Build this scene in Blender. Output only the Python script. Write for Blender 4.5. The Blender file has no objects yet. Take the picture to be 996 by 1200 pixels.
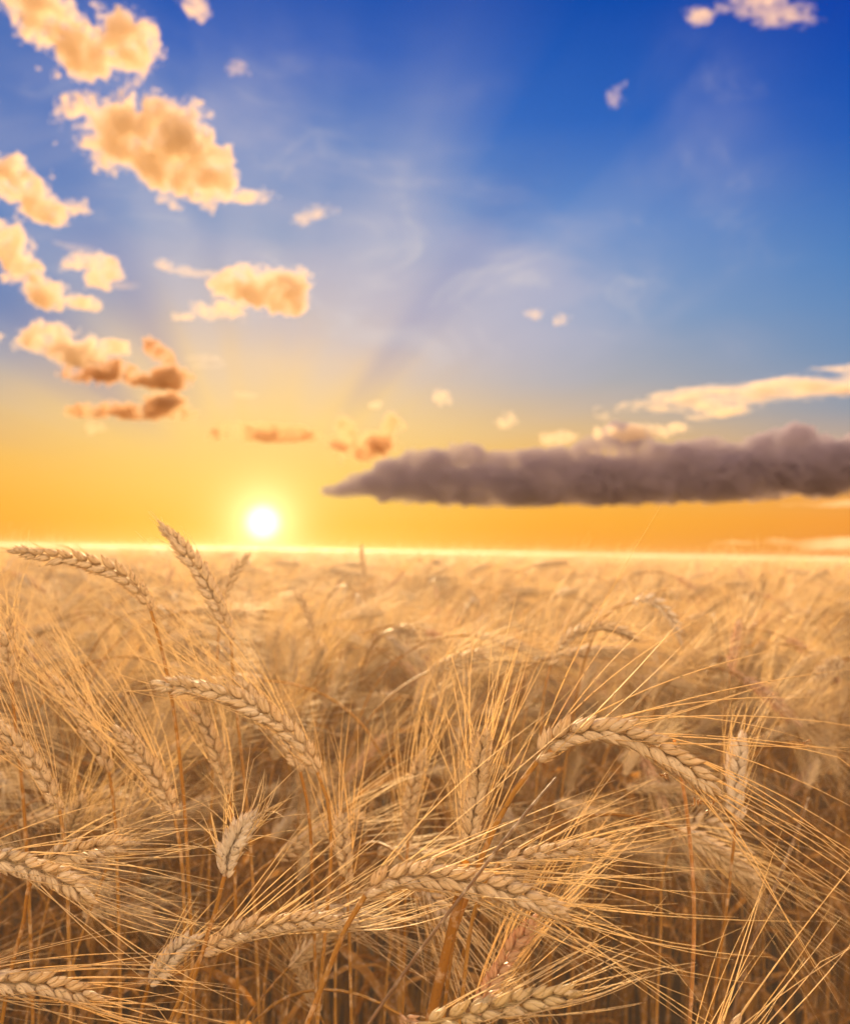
import bpy, math, random
import numpy as np

# ------------------------------------------------------------------ camera
SC = bpy.context.scene
COL = SC.collection
HAZE = 0.021
F = 1152.0                      # focal length in pixels of the 996 x 1200 photograph
CAMZ = 0.95
PITCH = math.radians(2.31)
ROLL = math.radians(0.98)
_r0 = np.array([1.0, 0, 0])
FWD = np.array([0, math.cos(PITCH), math.sin(PITCH)])
_u0 = np.cross(_r0, FWD)
RIGHT = _r0 * math.cos(ROLL) + _u0 * math.sin(ROLL)
UP = np.cross(RIGHT, FWD)
CAM = np.array([0, 0, CAMZ])
cam_d = bpy.data.cameras.new('camera')
cam = bpy.data.objects.new('camera', cam_d)
COL.objects.link(cam)
from mathutils import Matrix, Vector
cam.matrix_world = Matrix(((RIGHT[0], UP[0], -FWD[0], CAM[0]),
                           (RIGHT[1], UP[1], -FWD[1], CAM[1]),
                           (RIGHT[2], UP[2], -FWD[2], CAM[2]), (0, 0, 0, 1)))
cam_d.sensor_fit = 'HORIZONTAL'
cam_d.sensor_width = 24.0
cam_d.lens = 24.0 * F / 996.0
cam_d.clip_start = 0.02
cam_d.clip_end = 30000
cam_d.dof.use_dof = True
cam_d.dof.focus_distance = 0.50
cam_d.dof.aperture_fstop = 8.2
SC.camera = cam


def direction(px, py):
    v = FWD + RIGHT * (px - 498.0) / F - UP * (py - 600.0) / F
    return v / np.linalg.norm(v)


def at(px, py, d):
    """point d metres in front of the camera, seen at photograph pixel (px, py)"""
    return CAM + d * (FWD + RIGHT * (px - 498.0) / F - UP * (py - 600.0) / F)


# ------------------------------------------------------------------ render settings
SC.view_settings.view_transform = 'Standard'
SC.view_settings.look = 'None'
SC.view_settings.gamma = 1.0
SC.view_settings.use_curve_mapping = False
SC.view_settings.exposure = 1.45
cy = SC.cycles
cy.max_bounces = 8
cy.diffuse_bounces = 2
cy.transmission_bounces = 4
cy.volume_bounces = 4
cy.transparent_max_bounces = 32
cy.sample_clamp_indirect = 3.0
cy.sample_clamp_direct = 0.0
cy.use_adaptive_sampling = True
cy.adaptive_threshold = 0.02
cy.use_denoising = True

# ------------------------------------------------------------------ sun
SUN = direction(308, 612)                       # where the sun's disc stands in the sky
SUN_EL = math.asin(SUN[2])
SUN_AZ = math.atan2(SUN[0], SUN[1])             # clockwise from +Y
LAMP_EL = math.radians(12.3)
sd = bpy.data.lights.new('sun', 'SUN')
sd.energy = 5.0
sd.angle = math.radians(0.6)
sd.color = (1.0, 0.73, 0.39)
sun = bpy.data.objects.new('sun', sd)
COL.objects.link(sun)
_ld = Vector((math.sin(SUN_AZ) * math.cos(LAMP_EL), math.cos(SUN_AZ) * math.cos(LAMP_EL), math.sin(LAMP_EL)))
sun.rotation_euler = (-_ld).to_track_quat('-Z', 'Y').to_euler()


# ------------------------------------------------------------------ node helper
class NT:
    def __init__(self, tree):
        self.t = tree
        tree.nodes.clear()

    def n(self, typ, **kw):
        nd = self.t.nodes.new(typ)
        for k, v in kw.items():
            setattr(nd, k, v)
        return nd

    def put(self, sock, v):
        if hasattr(v, 'is_output') or hasattr(v, 'links'):
            self.t.links.new(v, sock)
        elif isinstance(v, (tuple, list, np.ndarray)):
            v = tuple(float(q) for q in v)
            sock.default_value = v if len(sock.default_value) == len(v) else v + (1.0,)
        else:
            sock.default_value = v

    def m(self, op, a, b=0.0, c=0.0, clamp=False):
        nd = self.n('ShaderNodeMath', operation=op)
        nd.use_clamp = clamp
        self.put(nd.inputs[0], a)
        self.put(nd.inputs[1], b)
        self.put(nd.inputs[2], c)
        return nd.outputs[0]

    def v(self, op, a, b=(0, 0, 0)):
        nd = self.n('ShaderNodeVectorMath', operation=op)
        self.put(nd.inputs[0], a)
        if op == 'SCALE':
            self.put(nd.inputs['Scale'], b)
        else:
            self.put(nd.inputs[1], b)
        return nd.outputs['Value'] if op in ('DOT_PRODUCT', 'LENGTH') else nd.outputs['Vector']

    def noise(self, vec, scale, detail=4, rough=0.5, dim='3D', dist=0.0):
        nd = self.n('ShaderNodeTexNoise', noise_dimensions=dim)
        if dim == '1D':
            self.put(nd.inputs['W'], vec)
        else:
            self.put(nd.inputs['Vector'], vec)
        nd.inputs['Scale'].default_value = scale
        nd.inputs['Detail'].default_value = detail
        nd.inputs['Roughness'].default_value = rough
        nd.inputs['Distortion'].default_value = dist
        return nd.outputs[0]

    def rng(self, x, a, b, c=0.0, d=1.0, smooth=True):
        nd = self.n('ShaderNodeMapRange', interpolation_type='SMOOTHSTEP' if smooth else 'LINEAR')
        self.put(nd.inputs['Value'], x)
        for k, q in zip(('From Min', 'From Max', 'To Min', 'To Max'), (a, b, c, d)):
            self.put(nd.inputs[k], q)
        return nd.outputs[0]

    def ramp(self, fac, stops, mode='LINEAR'):
        nd = self.n('ShaderNodeValToRGB')
        cr = nd.color_ramp
        cr.interpolation = mode
        while len(cr.elements) > 1:
            cr.elements.remove(cr.elements[-1])
        for i, (p, c) in enumerate(stops):
            e = cr.elements[0] if i == 0 else cr.elements.new(p)
            e.position = p
            e.color = tuple(c) + (1.0,)
        self.put(nd.inputs[0], fac)
        return nd.outputs[0]

    def mix(self, fac, a, b, blend='MIX'):
        nd = self.n('ShaderNodeMix', data_type='RGBA', blend_type=blend)
        self.put(nd.inputs[0], fac)
        self.put(nd.inputs[6], a)
        self.put(nd.inputs[7], b)
        return nd.outputs[2]


def lin(r, g, b):
    return tuple(((c / 255.0) / 12.92 if c <= 10 else ((c / 255.0 + 0.055) / 1.055) ** 2.4) for c in (r, g, b))


# ------------------------------------------------------------------ sky
world = bpy.data.worlds.new('World')
SC.world = world
world.use_nodes = True
W = NT(world.node_tree)
tc = W.n('ShaderNodeTexCoord').outputs['Generated']
D = W.v('NORMALIZE', tc)
sep = W.n('ShaderNodeSeparateXYZ')
W.put(sep.inputs[0], D)
el = W.m('MULTIPLY', W.m('ARCSINE', sep.outputs[2]), 180 / math.pi)          # degrees above the horizon
eln = W.m('DIVIDE', W.m('MAXIMUM', el, 0.0), 40.0, clamp=True)
hor = W.v('NORMALIZE', W.v('MULTIPLY', D, (1, 1, 0)))
ca = W.v('DOT_PRODUCT', hor, (math.sin(SUN_AZ), math.cos(SUN_AZ), 0))
az = W.m('MULTIPLY', W.m('ARCCOSINE', W.m('MINIMUM', ca, 0.99999)), 180 / math.pi)          # degrees away from the sun's bearing
right_of = W.v('DOT_PRODUCT', hor, (math.cos(SUN_AZ), -math.sin(SUN_AZ), 0))
cs = W.v('DOT_PRODUCT', D, tuple(SUN))
theta = W.m('MULTIPLY', W.m('ARCCOSINE', W.m('MINIMUM', cs, 0.9999999)), 180 / math.pi)     # degrees from the sun
near = W.ramp(eln, [(0.0, lin(255, 200, 70)), (0.035, lin(255, 196, 66)), (0.09, lin(255, 206, 98)), (0.18, lin(255, 210, 130)),
                    (0.27, lin(244, 206, 156)), (0.35, lin(200, 184, 178)), (0.44, lin(136, 156, 192)), (0.56, lin(88, 128, 192)),
                    (0.68, lin(40, 94, 184)), (0.8, lin(14, 72, 168)), (1.0, lin(10, 60, 160))])
mid = W.ramp(eln, [(0.0, lin(248, 160, 42)), (0.05, lin(252, 174, 52)), (0.12, lin(250, 188, 84)), (0.18, lin(224, 186, 132)),
                   (0.25, lin(176, 172, 172)), (0.34, lin(136, 160, 194)), (0.46, lin(104, 142, 200)), (0.6, lin(44, 102, 190)),
                   (0.74, lin(10, 76, 172)), (1.0, lin(6, 52, 150))])
far = W.ramp(eln, [(0.0, lin(228, 138, 60)), (0.05, lin(244, 152, 56)), (0.1, lin(236, 166, 90)), (0.15, lin(190, 164, 146)),
                   (0.2, lin(134, 150, 172)), (0.28, lin(98, 138, 184)), (0.4, lin(66, 122, 188)), (0.55, lin(14, 84, 180)),
                   (0.7, lin(0, 58, 166)), (1.0, lin(0, 36, 132))])
behind = W.ramp(eln, [(0.0, (1.0, 0.54, 0.20)), (0.25, (2.7, 1.62, 0.70)), (0.6, (5.2, 3.6, 1.95)), (1.0, (0.60, 0.60, 0.68))])  # unseen sky behind the camera, brightened and warmed as added front fill
zen = (0.62, 0.52, 0.45)
base = W.mix(W.rng(az, 2.0, 19.0), near, mid)
base = W.mix(W.rng(az, 15.0, 40.0), base, far)
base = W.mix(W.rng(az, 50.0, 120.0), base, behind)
base = W.mix(W.rng(el, 35.0, 75.0), base, zen)
# left of the sun the blue comes down lower
leftcool = W.m('MULTIPLY', W.m('MULTIPLY', W.rng(W.m('MULTIPLY', right_of, -1.0), 0.08, 0.30), W.rng(el, 8.0, 14.0)), W.rng(az, 60, 40))
base = W.mix(W.m('MULTIPLY', leftcool, 0.55), base, lin(70, 112, 178))
# thin high veil, lit pale, in large soft patches
veil_v = W.v('MULTIPLY', D, (1.0, 1.0, 2.0))
veil = W.noise(veil_v, 3.1, 5, 0.55, dist=0.4)
vm = W.m('MULTIPLY', W.rng(veil, 0.36, 0.70), W.m('MULTIPLY', W.rng(el, 6, 14), W.rng(el, 31, 20)))
vm = W.m('MULTIPLY', vm, W.rng(az, 33, 15))
base = W.mix(W.m('MULTIPLY', vm, 0.62), base, lin(196, 188, 204))
w1 = W.noise(W.v('ADD', W.v('MULTIPLY', D, (1.0, 1.0, 1.7)), (3.1, 0.4, 1.7)), 9.0, 6, 0.6, dist=1.1)
wm = W.m('MULTIPLY', W.m('MULTIPLY', W.rng(w1, 0.50, 0.74), W.rng(veil, 0.40, 0.60)), W.m('MULTIPLY', W.rng(el, 9, 14), W.rng(el, 29, 21)))
wm = W.m('MULTIPLY', wm, W.rng(az, 34, 20))
base = W.mix(W.m('MULTIPLY', wm, 0.5), base, lin(224, 214, 210))
# crepuscular beams fanning out from the sun
Rv = np.cross(SUN, (0, 0, 1)); Rv /= np.linalg.norm(Rv)
Uv = np.cross(Rv, SUN)
phi = W.m('ARCTAN2', W.v('DOT_PRODUCT', D, tuple(Uv)), W.v('DOT_PRODUCT', D, tuple(Rv)))
phid = W.m('MULTIPLY', phi, 180 / math.pi)        # 0 to the right, 90 straight up, 180 to the left


def g(v):
    return (v, v, v)


beam = W.ramp(W.m('DIVIDE', phid, 180.0, clamp=True), [
    (0.0, g(.5)), (0.10, g(.52)), (0.15, g(.5)), (0.19, g(.56)), (0.235, g(.60)), (0.26, g(.54)), (0.285, g(.40)), (0.31, g(.33)), (0.325, g(.44)),
    (0.345, g(.58)), (0.40, g(.62)), (0.46, g(.52)), (0.50, g(.56)), (0.53, g(.64)), (0.565, g(.40)), (0.585, g(.66)),
    (0.615, g(.66)), (0.64, g(.44)), (0.67, g(.34)), (0.70, g(.40)), (0.72, g(.55)), (0.735, g(.48)), (0.76, g(.34)), (0.79, g(.30)),
    (0.80, g(.33)), (0.83, g(.46)), (1.0, g(.5))], mode='B_SPLINE')
fine = W.noise(W.m('ADD', phid, 40.0), 0.07, 2, 0.5, dim='1D')
soft = W.noise(D, 5.0, 3, 0.5)
bm = W.m('ADD', W.m('SUBTRACT', beam, 0.5), W.m('MULTIPLY', W.m('SUBTRACT', fine, 0.5), 0.22))
bm = W.m('MULTIPLY', bm, W.rng(soft, 0.2, 0.6, 0.55, 1.0))
bm = W.m('MULTIPLY', bm, W.m('MULTIPLY', W.rng(theta, 4, 12), W.rng(theta, 38, 20, 0.1, 1.0)))
bm = W.m('MULTIPLY', bm, W.m('MULTIPLY', W.rng(el, 3, 9), W.rng(el, 31, 19, 0.25, 1.0)))
lightb = W.m('MULTIPLY', W.m('MAXIMUM', bm, 0.0), 1.9, clamp=True)
darkb = W.m('MULTIPLY', W.m('MAXIMUM', W.m('MULTIPLY', bm, -1.0), 0.0), 1.5, clamp=True)
base = W.mix(lightb, base, lin(206, 200, 208))
base = W.mix(darkb, base, lin(58, 98, 176))
# the sun's aureole and disc
aur = W.m('MULTIPLY', W.m('EXPONENT', W.m('MULTIPLY', W.m('POWER', W.m('DIVIDE', theta, 3.6), 1.15), -1.0)), 0.36)
base = W.mix(aur, base, lin(255, 224, 132))
core = W.m('EXPONENT', W.m('MULTIPLY', W.m('POWER', W.m('DIVIDE', theta, 1.5), 1.35), -1.0))
glow = W.v('SCALE', (1.0, 0.86, 0.48), W.m('MULTIPLY', core, 1.2))
disc = W.v('SCALE', (1.0, 0.9, 0.62), W.m('MULTIPLY', W.rng(theta, 1.35, 0.1), 1.5))
base = W.v('ADD', W.v('ADD', base, glow), disc)
# below the horizon
base = W.mix(W.rng(el, 0.0, -1.5), base, lin(150, 105, 50))
sky = W.n('ShaderNodeTexSky', sky_type='NISHITA')
sky.sun_disc = False
sky.sun_elevation = LAMP_EL
sky.sun_rotation = SUN_AZ
sky.air_density = 1.2
sky.dust_density = 1.5
bg1 = W.n('ShaderNodeBackground')
W.put(bg1.inputs[0], sky.outputs[0])
bg1.inputs[1].default_value = 0.05
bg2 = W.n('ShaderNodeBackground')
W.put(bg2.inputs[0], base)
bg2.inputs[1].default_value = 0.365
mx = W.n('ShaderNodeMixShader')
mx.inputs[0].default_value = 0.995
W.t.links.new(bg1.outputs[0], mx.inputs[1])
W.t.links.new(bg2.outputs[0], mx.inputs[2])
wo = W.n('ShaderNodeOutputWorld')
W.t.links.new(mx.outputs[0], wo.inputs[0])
world.cycles.sampling_method = 'MANUAL'
world.cycles.sample_map_resolution = 1024


# ------------------------------------------------------------------ object helpers
def tag(o, label=None, cat=None, group=None, kind=None):
    if label: o['label'] = label
    if cat: o['category'] = cat
    if group: o['group'] = group
    if kind: o['kind'] = kind
    return o


def mesh_obj(name, V, Fc, mat=None, parent=None, smooth=True, uv=None, link=True):
    me = bpy.data.meshes.new(name)
    V = np.asarray(V, dtype=np.float32)
    Fc = np.asarray(Fc, dtype=np.int32)
    me.vertices.add(len(V)); me.vertices.foreach_set('co', V.ravel())
    k = Fc.shape[1]
    me.loops.add(len(Fc) * k); me.loops.foreach_set('vertex_index', Fc.ravel())
    me.polygons.add(len(Fc))
    me.polygons.foreach_set('loop_start', np.arange(len(Fc), dtype=np.int32) * k)
    me.update(calc_edges=True)
    me.validate()
    if smooth:
        me.polygons.foreach_set('use_smooth', np.ones(len(me.polygons), dtype=bool))
    if uv is not None and len(me.loops) == len(Fc) * k:
        l = me.uv_layers.new(name='UVMap')
        l.data.foreach_set('uv', np.asarray(uv, dtype=np.float32)[Fc.ravel()].ravel())
    if mat: me.materials.append(mat)
    if not link:
        return me
    o = bpy.data.objects.new(name, me)
    COL.objects.link(o)
    if parent: o.parent = parent
    return o


def mat_new(name):
    m = bpy.data.materials.new(name)
    m.use_nodes = True
    return m, NT(m.node_tree)
# ------------------------------------------------------------------ clouds: closed bodies filled with scattering vapour
import openvdb


def lattice_noise(P, seed):
    rs = np.random.RandomState(seed)
    L = rs.rand(32, 32, 32).astype(np.float32)
    i = np.floor(P).astype(np.int64)
    f = P - i
    f = f * f * (3 - 2 * f)
    i0 = i % 32
    i1 = (i + 1) % 32
    r = 0
    for a in (0, 1):
        for b in (0, 1):
            for c in (0, 1):
                w = (f[..., 0] if a else 1 - f[..., 0]) * (f[..., 1] if b else 1 - f[..., 1]) * (f[..., 2] if c else 1 - f[..., 2])
                r = r + w * L[(i1 if a else i0)[..., 0], (i1 if b else i0)[..., 1], (i1 if c else i0)[..., 2]]
    return r * 2 - 1


def billow(P, scale, seed, octaves=5):
    """rounded puffs, big to small, around zero"""
    r = 0; amp = 1; tot = 0
    for k in range(octaves):
        n = lattice_noise(P * scale, seed + k)
        r = r + amp * (1 - 2.6 * np.abs(n)) if k else r + amp * 1.3 * n
        tot += amp
        amp *= 0.62
        scale = scale * 2.03
    return r / tot * 1.25


def cloud_material(name, px_m, thick, g=0.55, albedo=(0.97, 0.96, 0.955), stretch=(1, 1, 1), holes=(0.40, 0.60), frag=26.0, box=100.0):
    m, N = mat_new(name)
    tc_ = N.n('ShaderNodeTexCoord').outputs['Object']
    vec = N.v('MULTIPLY', tc_, tuple(1.0 / (px_m * frag * q) for q in stretch))
    nz = N.noise(vec, 1.0, 5, 0.62, dist=0.35)
    dens = N.rng(nz, holes[0], holes[1], 0.0, 1.0)
    pv = N.n('ShaderNodeVolumePrincipled')
    pv.inputs['Color'].default_value = tuple(albedo) + (1,)
    N.put(pv.inputs['Density'], N.m('MULTIPLY', dens, 1.6 / (thick * px_m)))
    pv.inputs['Anisotropy'].default_value = g
    out = N.n('ShaderNodeOutputMaterial')
    N.t.links.new(pv.outputs[0], out.inputs['Volume'])
    m.cycles.volume_step_rate = min(1.0, 45.0 / box)
    return m


def cloud(blobs, dist, label, seed, thick=11.0, vox=1.3, amp=0.72, ns=0.045, stretch=(1, 1, 1), flat=None, depth=0.8, g=0.04,
          albedo=(0.955, 0.82, 0.66), group=None, cat='cloud', fine=0.40, holes=(0.38, 0.60), frag=26.0, grow=-0.09):
    """blobs: (x, y, half width, half height, tilt degrees) in photograph pixels; dist: metres away"""
    B = np.array([b if len(b) == 5 else tuple(b) + (0,) for b in blobs], float)
    pad = 8 + amp * B[:, 3].max()
    x0, x1 = (B[:, 0] - B[:, 2]).min() - pad, (B[:, 0] + B[:, 2]).max() + pad
    hh = B[:, 3] + B[:, 2] * np.abs(np.sin(np.radians(B[:, 4])))
    y0, y1 = (B[:, 1] - hh).min() - pad, (B[:, 1] + hh).max() + pad
    dz = (np.minimum(B[:, 2], B[:, 3] * 1.6)).max() * depth + pad
    X = np.arange(x0, x1, vox); Y = np.arange(-dz, dz, vox * 1.4); Z = np.arange(y0, y1, vox)
    G = np.stack(np.meshgrid(X, Y, Z, indexing='ij'), -1).astype(np.float32)
    f = np.full(G.shape[:3], -9.0, np.float32)
    for bx, by, rx, ry, tl in B:
        c, s = math.cos(math.radians(tl)), math.sin(math.radians(tl))
        dx = G[..., 0] - bx; dy = G[..., 2] - by
        u = (dx * c - dy * s) / rx; w = (dx * s + dy * c) / ry
        v = G[..., 1] / (min(rx, ry * 1.6) * depth)
        q = 1 - np.sqrt(u * u + v * v + w * w + 1e-9)
        f = np.maximum(f, q) if f.max() < -8 else np.log(np.exp(7 * f) + np.exp(7 * q)) / 7
    n = billow(G * np.array([1 / stretch[0], 1.0, 1 / stretch[2]], np.float32), ns, seed)
    f = f + amp * n - 0.06 + grow + fine * billow(G * np.array([1 / stretch[0], 1.0, 1 / stretch[2]], np.float32), 0.14, seed + 50, 4)
    if flat is not None:
        f = np.minimum(f, (flat - G[..., 2]) / 10.0)
    f[0] = f[-1] = -1; f[:, 0] = f[:, -1] = -1; f[:, :, 0] = f[:, :, -1] = -1
    grid = openvdb.FloatGrid(1.0)
    grid.copyFromArray(-f)
    pts, quads = grid.convertToQuads(0.0)
    if len(quads) == 0:
        return
    pts = pts * np.array([vox, vox * 1.4, vox]) + np.array([X[0], Y[0], Z[0]])
    cx, cy_ = B[:, 0].mean(), B[:, 1].mean()
    d0 = direction(cx, cy_)
    fwd = np.array([d0[0], d0[1], 0]); fwd /= np.linalg.norm(fwd)
    rgt = np.array([fwd[1], -fwd[0], 0])
    rg = rgt * math.cos(ROLL) + np.array([0, 0, 1]) * math.sin(ROLL)
    upv = np.array([0, 0, 1]) * math.cos(ROLL) - rgt * math.sin(ROLL)
    dn = dist / np.dot(d0, FWD) if False else dist
    cen = CAM + (d0 / np.dot(d0, FWD)) * dn
    k = dn / F
    ctr = np.array([cx, 0, cy_])
    Lp = (pts - ctr) * k
    loc = Lp[:, :1] * rg + Lp[:, 1:2] * fwd - Lp[:, 2:3] * upv
    box = float(np.linalg.norm(np.ptp(pts, axis=0)))
    m = cloud_material('cloud_vapour', k, thick, g, albedo, (stretch[0], 1, stretch[2]), holes, frag, box)
    o = mesh_obj('cloud', loc, quads[:, ::-1], m)
    o.location = cen
    tag(o, label, cat, group)
    return o


WISP = dict(grow=0.05, thick=60.0, vox=1.3, amp=0.75, ns=0.09, stretch=(3.5, 1, 1), depth=0.7)
cloud([(28, 8, 30, 16), (60, 28, 34, 22), (95, 55, 36, 26), (140, 40, 32, 30), (110, 72, 44, 14), (162, 24, 14, 14), (75, 60, 24, 16)], 3200,
      'large notched cream and grey cloud cut by the top left corner', 11, thick=12)
cloud([(150, 152, 56, 26, -8), (200, 160, 46, 34, -20), (235, 195, 36, 32, -40), (190, 195, 50, 22, -15), (130, 175, 34, 20), (262, 222, 12, 10)], 3300,
      'large oval grey cloud with bright golden underside in the upper left sky', 21, thick=14)
cloud([(292, 230, 26, 7, 5)], 3300, 'thin golden tail trailing right of the large oval cloud', 23, thick=14, vox=1.2, ns=0.12)
cloud([(195, 232, 14, 6), (205, 240, 9, 6)], 3300, 'small golden shreds just under the large oval cloud', 24, thick=26, vox=1.2, ns=0.14)
cloud([(10, 212, 34, 19), (45, 238, 28, 15, -20), (62, 246, 14, 9)], 3500, 'golden cloud cut by the left edge below the notched one', 31, thick=10)
cloud([(91, 244, 13, 7)], 3500, 'little pink cloud pellet beside the golden edge cloud', 33, thick=16, vox=1.1, ns=0.12, fine=0.75, frag=12.0, holes=(0.40, 0.62), grow=0.02)
cloud([(5, 285, 26, 22), (22, 310, 22, 18, -30)], 3600, 'orange cloud on the left edge, second one down', 35, thick=10)
cloud([(55, 345, 22, 13, -25), (38, 338, 13, 8), (92, 352, 20, 7)], 3700, 'ragged pale orange puff low beside the second edge cloud', 37, thick=10)
cloud([(118, 318, 20, 17), (88, 308, 16, 8, 20)], 3700, 'small grey cloud with a pale left rim', 38, thick=13)
cloud([(95, 292, 40, 5, -12)], 3900, 'thin white streak above the small grey cloud', 39, **WISP)
cloud([(148, 333, 16, 4)], 3900, 'faint pale dash right of the small grey cloud', 40, **WISP)
cloud([(190, 310, 18, 7), (228, 318, 30, 6, -5)], 3800, 'flat white streak between the oval cloud and the golden puff', 41, thick=30, vox=1.2, amp=0.6, ns=0.1, stretch=(2, 1, 1))
cloud([(290, 334, 34, 16), (326, 344, 30, 22), (345, 356, 12, 14), (270, 322, 14, 8)], 3800, 'golden puffy cloud above the sun, right of the white streak', 43, thick=10)
cloud([(257, 362, 24, 10), (213, 372, 12, 5)], 3800, 'small golden puff hanging below left of the golden cloud', 45, thick=20, vox=1.2, ns=0.09)
cloud([(368, 252, 18, 8, 8)], 3400, 'small white wispy cloud alone right of the oval cloud', 47, thick=39, vox=1.1, amp=0.7, ns=0.12, stretch=(2, 1, 1), fine=0.75, frag=12.0, holes=(0.40, 0.62), grow=0.02)
cloud([(280, 80, 13, 6, -15)], 3400, 'faint pink wisp above the oval cloud', 48, thick=52, vox=1.1, amp=0.7, ns=0.12, fine=0.75, frag=12.0, holes=(0.40, 0.62), grow=0.02)
cloud([(226, 5, 16, 12), (236, 15, 9, 8)], 3300, 'small white puff at the top edge near the notched cloud', 49, thick=22, vox=1.2, ns=0.11)
cloud([(905, 16, 38, 13, -20), (875, 4, 30, 8, -10), (820, 8, 14, 12)], 3000, 'white wispy cloud at the top right corner of the sky', 51, thick=48, vox=1.4, amp=0.8, ns=0.07, stretch=(1.6, 1, 1))
cloud([(724, 103, 9, 6), (721, 115, 8, 9)], 3200, 'tiny faint pink cloud scrap high on the right', 53, thick=58, vox=1.1, amp=0.7, ns=0.12, fine=0.75, frag=12.0, holes=(0.40, 0.62), grow=0.02)
cloud([(626, 368, 8, 6)], 3800, 'left one of two tiny pale puffs in the empty middle sky', 54, thick=33, vox=1.0, amp=0.6, ns=0.14, fine=0.75, frag=12.0, holes=(0.40, 0.62), grow=0.02)
cloud([(658, 374, 7, 8, 30)], 3800, 'right one of two tiny pale puffs in the empty middle sky', 56, thick=33, vox=1.0, amp=0.6, ns=0.14, fine=0.75, frag=12.0, holes=(0.40, 0.62), grow=0.02)
cloud([(62, 403, 38, 16), (95, 412, 26, 14), (135, 405, 18, 9)], 4200, 'pale peach ragged cloud over the brown ones at left', 57, thick=10)
cloud([(122, 440, 46, 12), (140, 434, 22, 10)], 4400, 'brown flat cloud under the peach ragged cloud', 59, thick=6, g=0.1, albedo=(0.80, 0.56, 0.34))
cloud([(188, 415, 20, 9, -35), (208, 440, 22, 14), (196, 448, 26, 7)], 4400, 'brown hooked cloud right of the brown flat one', 61, thick=7, g=0.1, albedo=(0.80, 0.56, 0.34))
cloud([(150, 482, 64, 9), (190, 474, 26, 14), (112, 482, 22, 8)], 4600, 'brown flat bottomed cloud with one hump, lowest of the left group', 63, thick=7, flat=492, g=0.1, albedo=(0.80, 0.56, 0.34))
cloud([(115, 500, 14, 7)], 4600, 'faint peach scrap under the flat bottomed brown cloud', 64, thick=40, vox=1.2, ns=0.1)
cloud([(308, 509, 52, 9), (296, 502, 22, 8), (350, 512, 20, 5)], 5200, 'low brown cloud bar just above the sun', 67, thick=9, flat=519, g=0.1, albedo=(0.80, 0.56, 0.34))
cloud([(285, 462, 12, 4), (238, 424, 18, 8)], 5000, 'faint peach wisps above the low brown bar', 68, **WISP)
cloud([(406, 508, 13, 19, 10), (398, 520, 14, 12), (428, 528, 22, 13)], 5600, 'curled orange cloud tower at the left end of the dark bank', 71, thick=9, ns=0.07, g=0.1, albedo=(0.86, 0.62, 0.40))
cloud([(458, 500, 12, 17, -15), (448, 520, 18, 12)], 5600, 'second curled cloud tower beside the first, right above the dark bank', 72, thick=10, ns=0.07, g=0.1, albedo=(0.86, 0.62, 0.40))
bank = [(405, 569, 46, 9, 2), (445, 560, 50, 14, 2), (430, 566, 60, 10, 2), (500, 562, 90, 22, 3), (600, 566, 120, 26), (720, 562, 130, 30), (850, 556, 130, 30, 2), (985, 550, 130, 30, 3), (1100, 545, 90, 30)]
for bx, by in ((452, 548), (480, 540), (505, 536), (528, 537), (552, 535), (578, 541), (604, 540), (632, 534), (655, 536), (680, 530), (700, 520), (722, 514), (745, 515), (768, 525),
               (795, 528), (822, 526), (850, 528), (876, 530), (900, 522), (925, 514), (950, 520), (975, 524), (1000, 518), (1030, 512), (1060, 522)):
    bank.append((bx, by + (4 if bx > 730 else -3), 19 + 5 * math.sin(bx * .7), 14 + 5 * math.sin(bx * 1.3)))
cloud(bank, 6000, 'long dark purple grey cloud bank across the right of the horizon', 73, thick=15, vox=1.9, amp=0.24, ns=0.05, flat=594, g=0.0,
      albedo=(0.47, 0.40, 0.50), fine=0.22, holes=(0.22, 0.62), frag=44.0, grow=0.0)
cloud([(655, 513, 16, 6)], 5800, 'small pink puff on the left top of the dark bank', 75, thick=18, vox=1.1, ns=0.1, fine=0.75, frag=12.0, holes=(0.40, 0.62), grow=0.02)
cloud([(740, 506, 40, 9), (790, 502, 14, 6)], 5800, 'row of pink tipped puffs on the summit of the dark bank', 76, thick=16, vox=1.2, ns=0.1)
cloud([(595, 493, 9, 7)], 5400, 'tiny orange ball of cloud above the dark bank', 77, thick=20, vox=1.0, ns=0.12, fine=0.75, frag=12.0, holes=(0.40, 0.62), grow=0.02)
cloud([(518, 465, 10, 7)], 5400, 'tiny grey cloud scrap left of the orange ball', 78, thick=23, vox=1.0, ns=0.12, fine=0.75, frag=12.0, holes=(0.40, 0.62), grow=0.02)
cloud([(442, 474, 7, 4)], 5400, 'tiny dark speck of cloud above the curled towers', 79, thick=23, vox=1.0, ns=0.12, fine=0.75, frag=12.0, holes=(0.40, 0.62), grow=0.02)
cloud([(870, 462, 150, 13, 3), (960, 452, 80, 14, 8), (800, 468, 90, 7, 2), (860, 482, 60, 6, 6)], 4800, 'long flat cream streak cloud at right above the dark bank', 81, thick=17, vox=1.6, amp=0.5, ns=0.10,
      stretch=(5, 1, 1), depth=1.0, fine=0.3, holes=(0.46, 0.66), frag=16.0, grow=0.0)
cloud([(985, 430, 36, 3, 3)], 4800, 'thin cream dash at the right edge over the long streak', 83, thick=39, vox=1.1, amp=0.5, ns=0.09, stretch=(5, 1, 1), fine=0.75, frag=12.0, holes=(0.40, 0.62), grow=0.02)
cloud([(960, 636, 110, 7, 0)], 9000, 'faint brown haze bar low on the right horizon', 85, thick=30, vox=1.6, amp=0.6, ns=0.06, stretch=(6, 1, 1))
cloud([(970, 590, 60, 4, 1)], 8600, 'faint brown streak under the right end of the bank', 86, thick=30, vox=1.4, amp=0.6, ns=0.07, stretch=(6, 1, 1))
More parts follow.
